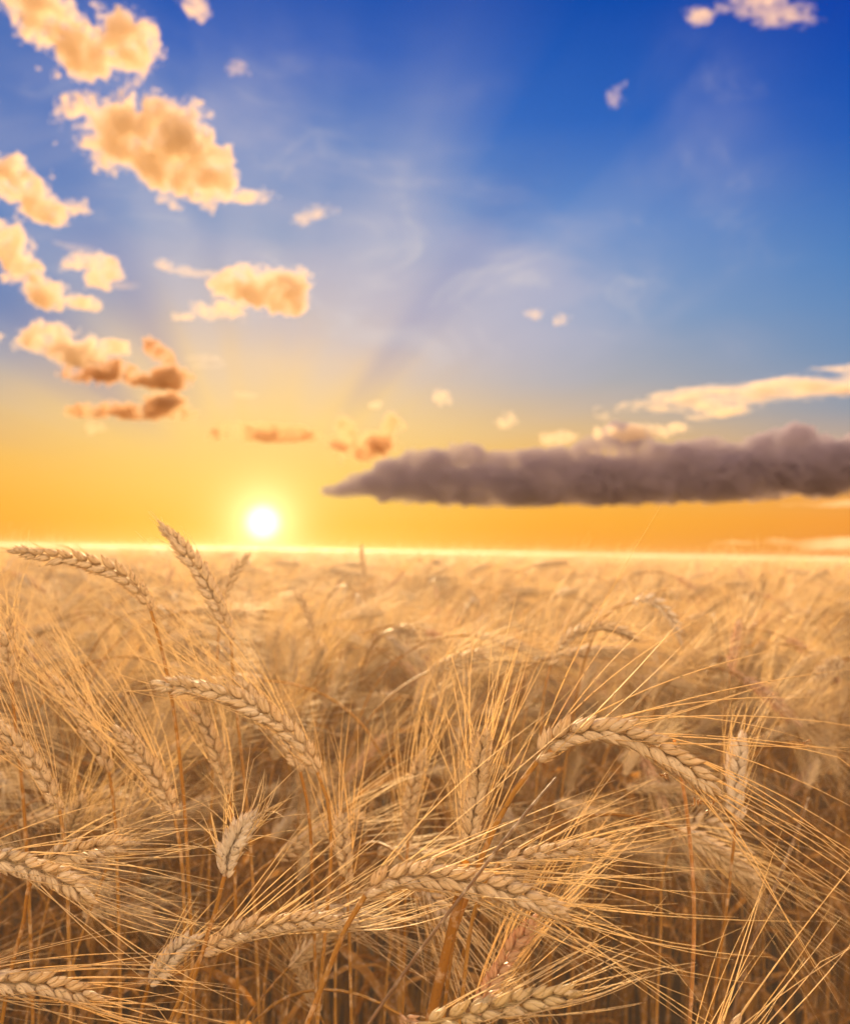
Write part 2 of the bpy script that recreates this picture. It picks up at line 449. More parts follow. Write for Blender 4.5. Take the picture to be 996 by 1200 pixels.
# ------------------------------------------------------------------ straw materials
def straw_material(name, cols, streak, trans, rough, bump, spec=0.35, tcol=(1.0, 0.62, 0.26), uscale=14.0, vscale=1.2, along=False):
    m, N = mat_new(name)
    uvn = N.n('ShaderNodeUVMap')
    uvn.uv_map = 'UVMap'
    mp = N.v('MULTIPLY', uvn.outputs[0], (uscale, vscale, 1.0))
    rnd = N.n('ShaderNodeObjectInfo').outputs['Random']
    mp = N.v('ADD', mp, (0, 0, 0))
    st = N.noise(mp, 1.0, 3, 0.6)
    tco = N.n('ShaderNodeTexCoord').outputs['Object']
    blot = N.noise(tco, 130.0, 3, 0.6)
    spot = N.noise(tco, 420.0, 2, 0.5)
    c = N.ramp(rnd, [(0.0, cols[0]), (0.35, cols[1]), (0.7, cols[2]), (1.0, cols[3])])
    c = N.mix(N.rng(st, 0.35, 0.75, 0.0, streak), c, (cols[0][0] * 0.55, cols[0][1] * 0.48, cols[0][2] * 0.42))
    c = N.mix(N.rng(blot, 0.48, 0.72, 0.0, 0.55), c, (0.80, 0.66, 0.50))
    c = N.mix(N.rng(spot, 0.60, 0.74, 0.0, 0.7), c, (0.16, 0.09, 0.035))
    if along:                                   # husks: brown foot, papery pale margin, brown beak
        sx = N.n('ShaderNodeSeparateXYZ'); N.put(sx.inputs[0], uvn.outputs[0])
        v_ = N.m('FRACT', sx.outputs[1]); u_ = N.m('FRACT', sx.outputs[0])
        c = N.mix(N.m('MULTIPLY', N.rng(v_, 0.22, 0.0), 0.6), c, (0.34, 0.19, 0.075))
        c = N.mix(N.m('MULTIPLY', N.rng(v_, 0.70, 0.95), 0.55), c, (0.46, 0.28, 0.12))
        edge = N.rng(N.m('ABSOLUTE', N.m('SUBTRACT', N.m('FRACT', N.m('MULTIPLY', u_, 2.0)), 0.5)), 0.06, 0.0)
        c = N.mix(N.m('MULTIPLY', edge, 0.5), c, (0.88, 0.76, 0.60))
    b = N.n('ShaderNodeBsdfPrincipled')
    N.put(b.inputs['Base Color'], c)
    N.put(b.inputs['Roughness'], rough)
    b.inputs['Specular IOR Level'].default_value = spec
    bp = N.n('ShaderNodeBump')
    bp.inputs['Strength'].default_value = bump
    bp.inputs['Distance'].default_value = 0.0006
    N.put(bp.inputs['Height'], N.m('ADD', st, N.m('MULTIPLY', spot, 0.4)))
    N.t.links.new(bp.outputs[0], b.inputs['Normal'])
    t = N.n('ShaderNodeBsdfTranslucent')
    N.put(t.inputs[0], N.mix(1.0, c, tcol, 'MULTIPLY'))
    mxs = N.n('ShaderNodeMixShader')
    mxs.inputs[0].default_value = trans
    N.t.links.new(b.outputs[0], mxs.inputs[1])
    N.t.links.new(t.outputs[0], mxs.inputs[2])
    o = N.n('ShaderNodeOutputMaterial')
    N.t.links.new(mxs.outputs[0], o.inputs[0])
    return m


M_HUSK = straw_material('straw_husk', [(0.86, 0.70, 0.48), (0.88, 0.73, 0.53), (0.82, 0.63, 0.39), (0.90, 0.77, 0.60)], 0.8, 0.34, 0.62, 1.0, tcol=(1.0, .88, .66), uscale=9, vscale=1.5, along=True, spec=0.16)
M_AWN = straw_material('straw_awn', [(0.92, 0.74, 0.44), (0.93, 0.77, 0.50), (0.90, 0.69, 0.38), (0.94, 0.80, 0.55)], 0.15, 0.5, 0.6, 0.0, spec=0.15, tcol=(1.0, .96, .86))
M_STEM = straw_material('straw_stem', [(0.46, 0.235, 0.048), (0.54, 0.30, 0.078), (0.38, 0.18, 0.03), (0.48, 0.28, 0.09)], 0.5, 0.28, 0.6, 0.4, spec=0.2, tcol=(1.0, .8, .45), uscale=5, vscale=0.6)
M_LEAF = straw_material('straw_leaf', [(0.42, 0.22, 0.06), (0.48, 0.27, 0.09), (0.34, 0.16, 0.035), (0.50, 0.30, 0.12)], 0.5, 0.45, 0.7, 0.5, spec=0.15, tcol=(1.0, .82, .5), uscale=8, vscale=0.5)
M_PALE = straw_material('bleached_husk', [(0.88, 0.80, 0.70), (0.90, 0.82, 0.72), (0.86, 0.78, 0.67), (0.90, 0.82, 0.73)], 0.3, 0.35, 0.5, 0.8, tcol=(1.0, .86, .7), uscale=9, along=True, spec=0.16)
M_ROSE = straw_material('rosy_husk', [(0.80, 0.56, 0.38), (0.82, 0.58, 0.40), (0.78, 0.54, 0.35), (0.82, 0.60, 0.43)], 0.45, 0.35, 0.45, 0.7, tcol=(1.0, .64, .4), uscale=9, along=True, spec=0.16)
M_GREENISH = straw_material('greenish_husk', [(0.74, 0.60, 0.36), (0.75, 0.60, 0.37), (0.73, 0.58, 0.34), (0.75, 0.60, 0.39)], 0.4, 0.35, 0.45, 0.7, tcol=(.95, .88, .5), uscale=9, along=True, spec=0.16)
M_BROWN = straw_material('weathered_stem', [(0.22, 0.13, 0.075), (0.24, 0.14, 0.08), (0.22, 0.13, 0.07), (0.26, 0.16, 0.10)], 0.6, 0.08, 0.6, 0.6, uscale=5, vscale=.6)
M_ORANGE = straw_material('orange_stem', [(0.54, 0.33, 0.12), (0.56, 0.34, 0.12), (0.52, 0.31, 0.11), (0.56, 0.36, 0.14)], 0.4, 0.35, 0.4, 0.3, tcol=(1, .5, .12), uscale=5, vscale=.6)

rng = np.random.RandomState(7)


def unit(v):
    return v / np.maximum(np.linalg.norm(v, axis=-1, keepdims=True), 1e-12)


def spline(P, n):
    """smooth curve through P (tangents weighted by the chord lengths), n samples at even arc length"""
    P = np.asarray(P, float)
    h = np.maximum(np.linalg.norm(np.diff(P, axis=0), axis=1), 1e-6)
    dl = np.diff(P, axis=0) / h[:, None]
    M = np.empty_like(P)
    M[0], M[-1] = dl[0], dl[-1]
    for i in range(1, len(P) - 1):
        M[i] = (dl[i - 1] * h[i] + dl[i] * h[i - 1]) / (h[i] + h[i - 1])
    out = []
    for i in range(len(P) - 1):
        t = np.linspace(0, 1, 24, endpoint=False)[:, None]
        out.append((2 * t ** 3 - 3 * t ** 2 + 1) * P[i] + (t ** 3 - 2 * t ** 2 + t) * h[i] * M[i] + (3 * t ** 2 - 2 * t ** 3) * P[i + 1] + (t ** 3 - t ** 2) * h[i] * M[i + 1])
    out.append(P[-1:])
    C = np.vstack(out)
    s = np.concatenate([[0], np.cumsum(np.linalg.norm(np.diff(C, axis=0), axis=1))])
    q = np.linspace(0, s[-1], n)
    return np.stack([np.interp(q, s, C[:, k]) for k in range(3)], 1)


class Soup:
    """collects quads (with a UV per vertex) into one mesh"""
    def __init__(self):
        self.V, self.F, self.U, self.M, self.n = [], [], [], [], 0

    def add(self, V, F_, U, mi=0):
        self.V.append(V); self.F.append(F_ + self.n); self.U.append(U); self.n += len(V)
        self.M.append(np.full(len(F_), mi, np.int32))

    def arrays(self):
        return np.vstack(self.V), np.vstack(self.F), np.vstack(self.U)

    def obj(self, name, mat, parent=None, link=True):
        V, F_, U = self.arrays()
        return mesh_obj(name, V, F_, mat, parent, uv=U, link=link)


_grid_cache = {}


def grid_faces(R, S):
    if (R, S) not in _grid_cache:
        r, s = np.meshgrid(np.arange(R - 1), np.arange(S), indexing='ij')
        a = r * (S + 1) + s
        _grid_cache[(R, S)] = np.stack([a, a + 1, a + S + 2, a + S + 1], -1).reshape(-1, 4)
    return _grid_cache[(R, S)]


def tube(C, rad, S=6, side=None):
    """tube around curve C; the seam is doubled so the UV runs once around"""
    C = np.asarray(C, float)
    R = len(C)
    T = unit(np.gradient(C, axis=0))
    ref = np.array([0.31, 0.17, 0.94]) if side is None else side
    X = unit(np.cross(T, ref))
    Y = np.cross(T, X)
    a = np.linspace(0, 2 * np.pi, S + 1)
    rad = np.broadcast_to(np.asarray(rad, float), (R,))
    V = C[:, None, :] + rad[:, None, None] * (np.cos(a)[None, :, None] * X[:, None, :] + np.sin(a)[None, :, None] * Y[:, None, :])
    s = np.concatenate([[0], np.cumsum(np.linalg.norm(np.diff(C, axis=0), axis=1))])
    U = np.stack(np.broadcast_arrays(a[None, :] / (2 * np.pi), (s * 60)[:, None]), -1)
    return V.reshape(-1, 3), grid_faces(R, S), U.reshape(-1, 2)


def husk(base, ax, wd, L, w, d, R=8, S=8, curl=0.12, u0=0.0):
    """one pointed, cupped husk: plump below, keeled, drawn out into a tip"""
    dp = np.cross(ax, wd)
    t = np.linspace(0, 1, R)
    prof = np.interp(t, [0, .08, .2, .38, .55, .72, .86, .95, 1], [.30, .66, .94, 1.0, .84, .55, .29, .13, .035])
    a = np.linspace(0, 2 * np.pi, S + 1)
    ca_, sa_ = np.cos(a), np.sin(a)
    keel = 1 + 0.16 * np.maximum(0, sa_) ** 6
    bend = curl * L * (np.sin(np.pi * t) * 0.5 - 0.25 * t * t)
    V = (base + ax * (t * L)[:, None, None] + wd * (prof[:, None] * ca_[None] * w / 2)[..., None]
         + dp * ((prof[:, None] * (sa_ * keel)[None] * d / 2) + bend[:, None])[..., None])
    U = np.stack(np.broadcast_arrays(a[None] / (2 * np.pi) + u0, t[:, None] * .97 + math.floor(u0 * 50)), -1)
    return V.reshape(-1, 3), grid_faces(R, S), U.reshape(-1, 2)


def sample(C, s):
    """position and tangent at fraction s of curve C"""
    x = s * (len(C) - 1)
    i = min(int(x), len(C) - 2)
    f = x - i
    return C[i] * (1 - f) + C[i + 1] * f, unit(C[i + 1] - C[i])


def build_ear(C, side, length, rs, nodes=20, awn=(0.07, 0.11), awns_per=2, spread=(8, 24), sag=0.0, fat=1.0, lod=0, wind=(0, 0, 0), awn_keep=1.0,
              husk_w=0.0050, awn_r=0.00027, flare=26, push=None):
    """C: curve from ear base to tip. returns list of spikelet soups, the rachis soup and the awn soup"""
    R, S = ((9, 10) if lod == 0 else (6, 6) if lod == 1 else (5, 4))
    spk = []
    aw = Soup()
    rach = Soup()
    rach.add(*tube(C, np.linspace(0.0011, 0.0005, len(C)), 5))
    wind = np.array(wind, float)
    roll_ = rs.uniform(-.7, .7)
    for i in range(nodes):
        s = 0.015 + 0.955 * i / (nodes - 1)
        p, T = sample(C, s)
        sd = unit(side - T * np.dot(side, T))
        tw_ = (s - .5) * roll_ + rs.normal(0, .10)
        sd = unit(sd * math.cos(tw_) + np.cross(T, sd) * math.sin(tw_))
        Nn = np.cross(T, sd)
        sg = 1 if i % 2 else -1
        size = np.interp(s, [0, .12, .3, .8, 1], [.66, .9, 1.05, .96, .70]) * (1 + rs.uniform(-.12, .12)) * fat
        al = math.radians(np.interp(s, [0, .7, 1], [flare, flare * 0.8, 5]) + rs.uniform(-8, 8))
        L = 0.0145 * size
        so = Soup()
        if i == nodes - 1:
            al = 0; sg = 0
        fan = ((-1, 20, .0017), (1, 20, .0017), (0, 0, 0.0)) if lod < 2 else ((-1, 18, .0015), (1, 18, .0015))
        for k, (fs, fa, off) in enumerate(fan):
            fa_ = math.radians(fs * (fa + rs.uniform(-9, 9)))
            ax = unit(T * math.cos(al) + sd * sg * math.sin(al) + Nn * math.sin(fa_))
            outw = unit(sd * sg * 0.8 + Nn * fs * 0.9 + 1e-6 * T) if (sg or fs) else sd
            wd = unit(np.cross(outw, ax))
            b = p + sd * sg * 0.0011 + Nn * fs * off * fat + T * (0.0 if fs else 0.0012)
            sc = 1.0 if fs else 0.93
            so.add(*husk(b, ax, wd, L * sc, husk_w * size, 0.0041 * size, R, S, curl=-0.12, u0=rs.rand()))
            if lod == 0 and fs:                                  # outer glume, shorter, hugging the base
                ax2 = unit(ax + outw * 0.22)
                so.add(*husk(b + outw * 0.0008 - ax * .0006, ax2, wd, L * 0.74, husk_w * size * .86, 0.0030 * size, 8, 8, curl=-0.05, u0=rs.rand()))
            if (fs or awns_per > 2) and rs.rand() < awn_keep and awn[1] > 0:
                be = math.radians(rs.uniform(*spread))
                al_len = rs.uniform(*awn) * np.interp(s, [0, .3, 1], [.85, 1.0, .92])
                o2 = unit(outw + Nn * rs.uniform(-.9, .9) + sd * rs.uniform(-.9, .9))
                o2 = unit(o2 - T * np.dot(o2, T))
                dr = unit(T * math.cos(be) + o2 * math.sin(be) + wind * 0.4)
                seg = 8 if lod == 0 else 5 if lod == 1 else 4
                t = np.linspace(0, 1, seg)[:, None]
                cv = unit(rs.normal(size=3)) * rs.uniform(0, .10) * al_len + np.array([0, 0, -sag * al_len]) + wind * al_len * 0.10
                tip = b + ax * L * sc * 0.97
                # leaves along the husk then bows out into its own direction
                A = tip + al_len * (t * dr + (ax - dr) * (t * (1 - t) * 0.35)) + cv * t * t
                if lod == 0 and rs.rand() < 0.12:
                    A = A + (t > .7) * (t - .7) * unit(rs.normal(size=3)) * al_len * rs.uniform(.2, .9)
                rr = np.interp(t[:, 0], [0, .1, .7, 1], [1.25, 1.0, .65, .22]) * awn_r * rs.uniform(.8, 1.15)
                aw.add(*tube(A, rr, 4 if lod == 0 else 3))
        spk.append(so)
    return spk, rach, aw


def leaf_soup(p0, d0, up, L, w, rs, droop=1.4, n=14, twist=2.0):
    """dry ribbon leaf: leaves the stem along d0, droops, twists and curls"""
    so = Soup()
    t = np.linspace(0, 1, n)
    hd = unit(np.array([d0[0], d0[1], 0.0]) + 1e-9)
    ang = math.radians(70) - droop * t ** 1.1 * 1.5
    step = L / (n - 1)
    C = [np.array(p0, float)]
    for k in range(n - 1):
        C.append(C[-1] + step * (hd * math.cos(ang[k]) + np.array([0, 0, math.sin(ang[k])])))
    C = np.array(C) + np.cumsum(rs.normal(size=(n, 3)) * 0.0012, axis=0)
    T = unit(np.gradient(C, axis=0))
    sd = unit(np.cross(T, np.array([hd[0], hd[1], 0.35])))
    nn = np.cross(sd, T)
    tw = twist * t + rs.uniform(-.4, .4)
    A = sd * np.cos(tw)[:, None] + nn * np.sin(tw)[:, None]
    Bn = np.cross(T, A)
    W_ = w * np.interp(t, [0, .1, .5, .85, 1], [.5, .9, 1, .5, .04])
    rows = []
    for c in (-1, -.4, .4, 1):
        rows.append(C + A * (W_ * c / 2)[:, None] + Bn * (W_ * 0.28 * c * c)[:, None])
    V = np.stack(rows, 1)
    U = np.stack(np.broadcast_arrays(np.array([0, .3, .7, 1])[None], (t * L * 40)[:, None]), -1)
    so.add(V.reshape(-1, 3), grid_faces(n, 3), U.reshape(-1, 2))
    return so


def stem_soup(C, r0, r1, S=6, joint=None):
    so = Soup()
    n = len(C)
    r = np.linspace(r0, r1, n)
    if joint:
        t = np.linspace(0, 1, n)
        for j in joint:
            r = r * (1 + 0.55 * np.exp(-((t - j) / 0.012) ** 2))
    so.add(*tube(C, r, S))
    return so


def down_chain(last, dirn, g0):
    """points from the root g0 up to where the drawn stem begins, turning gently from upright into dirn"""
    d2 = unit(dirn + np.array([0, 0, -.6]))
    p = last + d2 * 0.12
    g = np.array([p[0] + d2[0] * .08, p[1] + d2[1] * .08, 0])
    g0[:] = g
    return [g, np.array([p[0] * .35 + g[0] * .65, p[1] * .35 + g[1] * .65, p[2] * .45]), p]


# ------------------------------------------------------------------ sharp plants of the foreground, each one drawn after the photograph
def hero(label, ear, stem, seed, root=None, ear_mat=None, twist=0.0, group=None, spikelets=True, stem_r=(0.0017, 0.0011), leaf=None, lod=0, stem_mat=None, **kw):
    """ear: (px, py, depth) from ear base to tip. stem: the same from the ear base downwards; it then runs to the soil"""
    rs = np.random.RandomState(seed)
    E = spline([at(*p) for p in ear], 30)
    Sp = [at(*p) for p in stem]
    last = Sp[-1]; prev = (Sp[-2] if len(Sp) > 1 else E[0])
    dirn = unit(last - prev)
    if root is None:
        k = last[2]
        hx = dirn[:2] / max(0.4, -dirn[2]) * 0.30
        root = last[:2] + hx * k
    g0 = np.array([root[0], root[1], 0.0])
    chain = down_chain(last, dirn, g0) + Sp[::-1] + [E[0]]
    Cs = spline(chain, 46)
    e = bpy.data.objects.new('wheat_plant', None)
    e.empty_display_size = 0.02
    e.location = g0
    COL.objects.link(e)
    tag(e, label, 'wheat plant', group)
    st = stem_soup(Cs - g0, stem_r[0], stem_r[1], 8, joint=(.34, .66)).obj('stem', stem_mat or M_STEM, e)
    T = unit(E[-1] - E[0])
    v = unit(E.mean(0) - CAM)
    sd = unit(np.cross(T, v))
    sd = unit(sd * math.cos(twist) + np.cross(T, sd) * math.sin(twist))
    Ln = np.linalg.norm(np.diff(E, axis=0), axis=1).sum()
    nodes = kw.pop('nodes', int(round(Ln / 0.0045)))
    spk, rach, aw = build_ear(E - g0, sd, Ln, rs, nodes=nodes, lod=lod, **kw)
    hm = ear_mat or M_HUSK
    if spikelets:
        eo = rach.obj('ear', hm, e)
        for so in spk:
            so.obj('spikelet', hm, eo)
    else:
        for so in spk:
            V, F_, U = so.arrays(); rach.add(V, F_, U)
        eo = rach.obj('ear', hm, e)
    if aw.n:
        aw.obj('beard', M_AWN, eo)
    if leaf:
        for (fr, az_, L, w) in leaf:
            p, _ = sample(Cs, fr)
            leaf_soup(p - g0, np.array([math.cos(az_), math.sin(az_), 0]), None, L, w, rs).obj('leaf', M_LEAF, e)
    return e


hero('largest sharp wheat ear, arching over to the right at mid height',
     [(629, 893, .50), (644, 874, .50), (668, 861, .50), (705, 857, .50), (745, 866, .498), (788, 888, .495), (832, 922, .49)],
     [(616, 908, .50), (598, 935, .502), (575, 980, .505), (548, 1050, .51), (522, 1120, .515), (503, 1190, .52)], 101,
     awn=(.085, .135), awn_keep=.8, spread=(4, 24), fat=1.06, stem_r=(.0021, .0014), flare=28, sag=.05, awn_r=.00029)
hero('sharp wheat ear lying level in the lower centre, crossed by a dark dry stem',
     [(428, 1050, .47), (447, 1036, .47), (480, 1028, .468), (520, 1029, .466), (565, 1037, .464), (610, 1051, .462), (655, 1070, .46)],
     [(415, 1068, .47), (400, 1100, .472), (382, 1145, .475), (362, 1195, .48)], 102,
     awn=(.07, .125), spread=(4, 26), fat=1.0, stem_r=(.0019, .0013), sag=-.05)
hero('wheat ear reaching right below the pale upright brush, left of the crossed one',
     [(238, 1117, .52), (262, 1102, .52), (300, 1088, .52), (345, 1081, .52), (405, 1081, .515)],
     [(228, 1135, .52), (214, 1165, .52), (200, 1196, .52)], 103, awn=(.06, .10), spread=(5, 26), fat=.84, wind=(0.1, 0, .5), sag=-.05)
hero('small bleached whitish ear upright like a brush in the lower left',
     [(263, 1027, .51), (267, 1005, .51), (277, 983, .51), (291, 962, .51)],
     [(261, 1040, .51), (250, 1075, .51), (236, 1120, .512), (218, 1175, .515), (205, 1200, .52)], 104,
     ear_mat=M_PALE, awn=(.015, .042), spread=(15, 70), fat=.9, nodes=16, flare=26, husk_w=.0046, awns_per=3)
hero('grey ear entering from the left edge and nodding right, awns sweeping down right',
     [(-45, 1012, .49), (-15, 1008, .49), (20, 1012, .49), (55, 1024, .487), (100, 1050, .483)],
     [(-60, 1030, .49), (-80, 1080, .49)], 105, awn=(.06, .11), spread=(4, 22), fat=.95, ear_mat=M_HUSK)
hero('small grey ear pointing right and slightly up just above the edge ear on the left',
     [(45, 1013, .55), (72, 1003, .55), (110, 995, .55), (150, 990, .55)],
     [(38, 1025, .55), (28, 1080, .55), (12, 1140, .55), (2, 1200, .55)], 106, awn=(.05, .09), spread=(4, 22), fat=.85)
hero('ear lying level at the bottom left edge with awns streaming right',
     [(-70, 1158, .46), (-30, 1152, .46), (20, 1152, .46), (60, 1157, .46), (105, 1167, .458)],
     [(-90, 1175, .46), (-110, 1230, .46)], 107, awn=(.06, .10), spread=(3, 18), fat=.85)
hero('soft focused ear arching left in the middle left, tip toward the left edge',
     [(372, 905, .59), (352, 872, .59), (322, 845, .59), (288, 824, .588), (245, 810, .585), (186, 801, .58)],
     [(382, 930, .59), (388, 980, .59), (384, 1060, .59), (376, 1150, .59)], 108, awn=(.03, .06), awn_keep=.35, spread=(4, 16), fat=.92)
hero('blurred golden ear rising left across the horizon just left of the sun',
     [(271, 752, .70), (258, 715, .70), (240, 680, .70), (218, 648, .70), (191, 617, .70)],
     [(272, 775, .70), (278, 840, .70), (290, 950, .70), (300, 1100, .70)], 109, awn=(.006, .016), awn_keep=.6, spread=(10, 30), fat=.92, spikelets=False)
hero('blurred olive gold ear arching left over the horizon near the left edge',
     [(177, 716, .64), (165, 694, .64), (142, 674, .64), (105, 660, .638), (64, 652, .635), (18, 646, .63)],
     [(184, 740, .64), (198, 800, .64), (212, 900, .64), (222, 1050, .64)], 110, awn=(.006, .016), awn_keep=.6, spread=(8, 28), fat=.80, spikelets=False)
hero('small blurred ear tip leaning right directly below the sun',
     [(262, 704, 1.0), (268, 684, 1.0), (277, 668, 1.0), (288, 655, 1.0)],
     [(258, 725, 1.0), (254, 800, 1.0)], 111, awn=(.006, .012), awn_keep=.4, spread=(8, 28), fat=.9, spikelets=False, nodes=11, lod=1)
hero('upright ear with a tall open fan of awns, left of the largest ear',
     [(545, 1010, .57), (552, 975, .57), (559, 930, .57), (563, 890, .57), (567, 866, .57)],
     [(541, 1040, .57), (530, 1110, .57), (520, 1190, .57)], 112, awn=(.06, .098), spread=(4, 34), fat=1.0, nodes=22)
hero('small blurred dark ear leaning left in the haze right of the sun',
     [(368, 745, 1.25), (364, 728, 1.25), (358, 712, 1.25), (350, 699, 1.25)], [(370, 765, 1.25), (370, 830, 1.25)], 113, awn=(.006, .02), awn_keep=.4, fat=.9,
     spikelets=False, nodes=13, lod=1)
hero('thin upright ear poking above the horizon in the centre, right of the sun',
     [(427, 682, 1.9), (426, 668, 1.9), (425, 655, 1.9), (424, 642, 1.9)], [(427, 700, 1.9), (430, 760, 1.9)], 114, awn=(.006, .02), awn_keep=.4, fat=.8,
     spikelets=False, nodes=16, lod=1)
hero('greenish grey ear rising to the right along the bottom edge in the centre',
     [(490, 1202, .43), (535, 1193, .43), (580, 1182, .43), (625, 1172, .43), (668, 1166, .428)], [(460, 1216, .43), (430, 1240, .43)], 115,
     ear_mat=M_GREENISH, awn=(.03, .06), spread=(4, 16), fat=.80, wind=(.1, 0, .3))
hero('ear under the bottom right corner of the photo whose long awns fan upwards',
     [(800, 1300, .46), (812, 1275, .46), (828, 1250, .46), (845, 1225, .46), (858, 1205, .46)], [(796, 1330, .46), (790, 1400, .46)], 116,
     awn=(.06, .105), spread=(2, 32), fat=.85, awn_keep=.75, wind=(.3, 0, .2))
hero('rosy blurred ear leaning right at the bottom centre behind the greenish one',
     [(555, 1190, .58), (572, 1160, .58), (592, 1125, .58), (622, 1082, .58)], [(545, 1210, .58), (530, 1260, .58)], 117,
     ear_mat=M_ROSE, awn=(.07, .12), spread=(4, 20), fat=.85, wind=(.5, 0, .3))
hero('bleached blurred ear pointing right behind the awns between the two sharp ears',
     [(585, 1012, .56), (620, 1003, .56), (660, 996, .56), (705, 990, .56)], [(572, 1025, .56), (555, 1070, .56), (545, 1140, .56)], 118,
     ear_mat=M_HUSK, awn=(.05, .09), spread=(4, 22), fat=.75)
hero('white fluffy blurred ear standing upright at the right behind the largest ear',
     [(862, 962, .68), (862, 935, .68), (864, 905, .68), (868, 872, .68)], [(860, 985, .68), (852, 1060, .68), (842, 1130, .68), (832, 1200, .68)], 119,
     ear_mat=M_PALE, awn=(.02, .06), spread=(8, 34), fat=1.15, spikelets=False, wind=(.5, 0, .4))
hero('blurred upright ear with a narrow fan of awns left of the crossed ear',
     [(407, 1035, .62), (405, 1010, .62), (402, 985, .62), (400, 962, .62)], [(408, 1060, .62), (410, 1120, .62)], 120,
     awn=(.05, .09), spread=(3, 20), fat=.85)
hero('small pinkish ear pointing up right among the stems at the bottom left',
     [(175, 1152, .56), (192, 1132, .56), (208, 1115, .56), (224, 1104, .56)], [(168, 1175, .56), (160, 1220, .56)], 121, ear_mat=M_PALE,
     awn=(.01, .03), spread=(6, 24), fat=.8, nodes=13)
hero('dark blurred ear cut by the left edge a little below the horizon',
     [(14, 800, .66), (10, 775, .66), (10, 752, .66), (13, 728, .66)], [(16, 830, .66), (24, 900, .66)], 122, awn=(.03, .07), spread=(4, 24), fat=.8, spikelets=False)
hero('blurred ear at the left whose long awns comb up and left toward the horizon',
     [(352, 905, .64), (335, 868, .64), (310, 835, .64), (278, 800, .64)], [(360, 940, .64), (366, 1040, .64)], 123, awn=(.09, .135), spread=(4, 15), fat=.85,
     wind=(-.5, 0, .1), spikelets=False)
hero('pinkish blurred ear in the left half leaning left with a dense comb of awns',
     [(205, 960, .62), (190, 925, .62), (168, 890, .62), (140, 858, .62)], [(212, 1000, .62), (216, 1080, .62)], 124, awn=(.08, .13), spread=(4, 18), fat=.9,
     wind=(-.5, 0, .3), spikelets=False)
hero('pale blurred ear at the left edge leaning left under a sheaf of long awns',
     [(70, 950, .60), (50, 912, .60), (25, 880, .60), (-5, 850, .60)], [(76, 990, .60), (80, 1080, .60)], 125, awn=(.08, .13), spread=(4, 24), fat=.85,
     wind=(-.2, 0, .6), spikelets=False)
hero('blurred ear arching right in the middle distance above the largest ear',
     [(645, 780, 1.05), (660, 755, 1.05), (684, 738, 1.05), (714, 735, 1.05), (742, 748, 1.05)], [(640, 800, 1.05), (632, 880, 1.05)], 126,
     awn=(.06, .10), spread=(4, 20), fat=1.0, spikelets=False, lod=1)
hero('pale blurred ear hanging down right behind the arching grey ones at right',
     [(740, 706, 1.1), (762, 704, 1.1), (784, 722, 1.1), (796, 750, 1.1)], [(715, 715, 1.1), (690, 760, 1.1), (672, 840, 1.1)], 127, awn=(.05, .09), spread=(4, 20),
     ear_mat=M_PALE, fat=.95, spikelets=False, lod=1)
hero('blurred drooping ear low at the right edge beneath the long awns',
     [(790, 985, .85), (815, 965, .85), (850, 975, .85), (878, 1010, .85), (888, 1055, .85)], [(780, 1010, .85), (774, 1100, .85)], 128,
     awn=(.03, .06), spread=(4, 18), fat=.9, spikelets=False, lod=1)


hero('blurred ear in the left field whose awns rise steeply leftward, above the edge ears',
     [(128, 905, .68), (112, 868, .68), (92, 832, .68), (66, 800, .68)], [(134, 950, .68), (138, 1040, .68)], 131, awn=(.09, .13), spread=(4, 16), fat=.85, wind=(-.4, 0, .3), spikelets=False)
hero('pale blurred ear in the left half just above the whitish brush, awns upward',
     [(268, 930, .66), (258, 895, .66), (244, 858, .66), (226, 830, .66)], [(272, 960, .66), (276, 1060, .66)], 132, awn=(.08, .12), spread=(4, 18), fat=.85, wind=(-.3, 0, .5), spikelets=False)
hero('blurred upright ear left of the tall fan of awns in the centre',
     [(478, 985, .75), (480, 950, .75), (486, 915, .75), (496, 885, .75)], [(476, 1020, .75), (474, 1100, .75)], 133, awn=(.07, .11), spread=(3, 20), fat=.9, spikelets=False)


def dry_stalk(label, pts, r, mat, name='dry_stalk', cat='dry stalk', root=None, S=7, flat=1.0):
    P = [at(*p) for p in pts]
    g0 = np.zeros(3)
    C = spline(P + down_chain(P[-1], unit(P[-1] - P[-2]), g0)[::-1], 46)
    b = C[-1].copy()
    so = stem_soup((C - b)[::-1], r[0], r[1], S, joint=(.3, .62))
    o = so.obj(name, mat)
    o.location = b
    tag(o, label, cat)
    return o


dry_stalk('dark brown dry stem slanting in front of the level ear in the lower centre',
          [(652, 912, .455), (612, 958, .45), (560, 1026, .445), (497, 1108, .44), (432, 1200, .435), (390, 1260, .43)], (.0012, .0007), M_BROWN)
dry_stalk('orange brown upright bare stem at the lower right', [(790, 868, .60), (802, 930, .60), (808, 980, .60), (813, 1050, .60), (812, 1130, .60), (808, 1200, .60)], (.0016, .0012), M_ORANGE)
dry_stalk('rosy thin stem slanting at the right, right of the orange one', [(948, 935, .72), (925, 1000, .72), (900, 1060, .72), (880, 1110, .72), (866, 1160, .72)], (.0018, .0012), M_BROWN)
dry_stalk('thick golden stem pair standing below the level ear in the centre',
          [(545, 1010, .50), (536, 1060, .50), (520, 1130, .50), (505, 1190, .50), (492, 1250, .50)], (.0032, .0026), M_STEM)


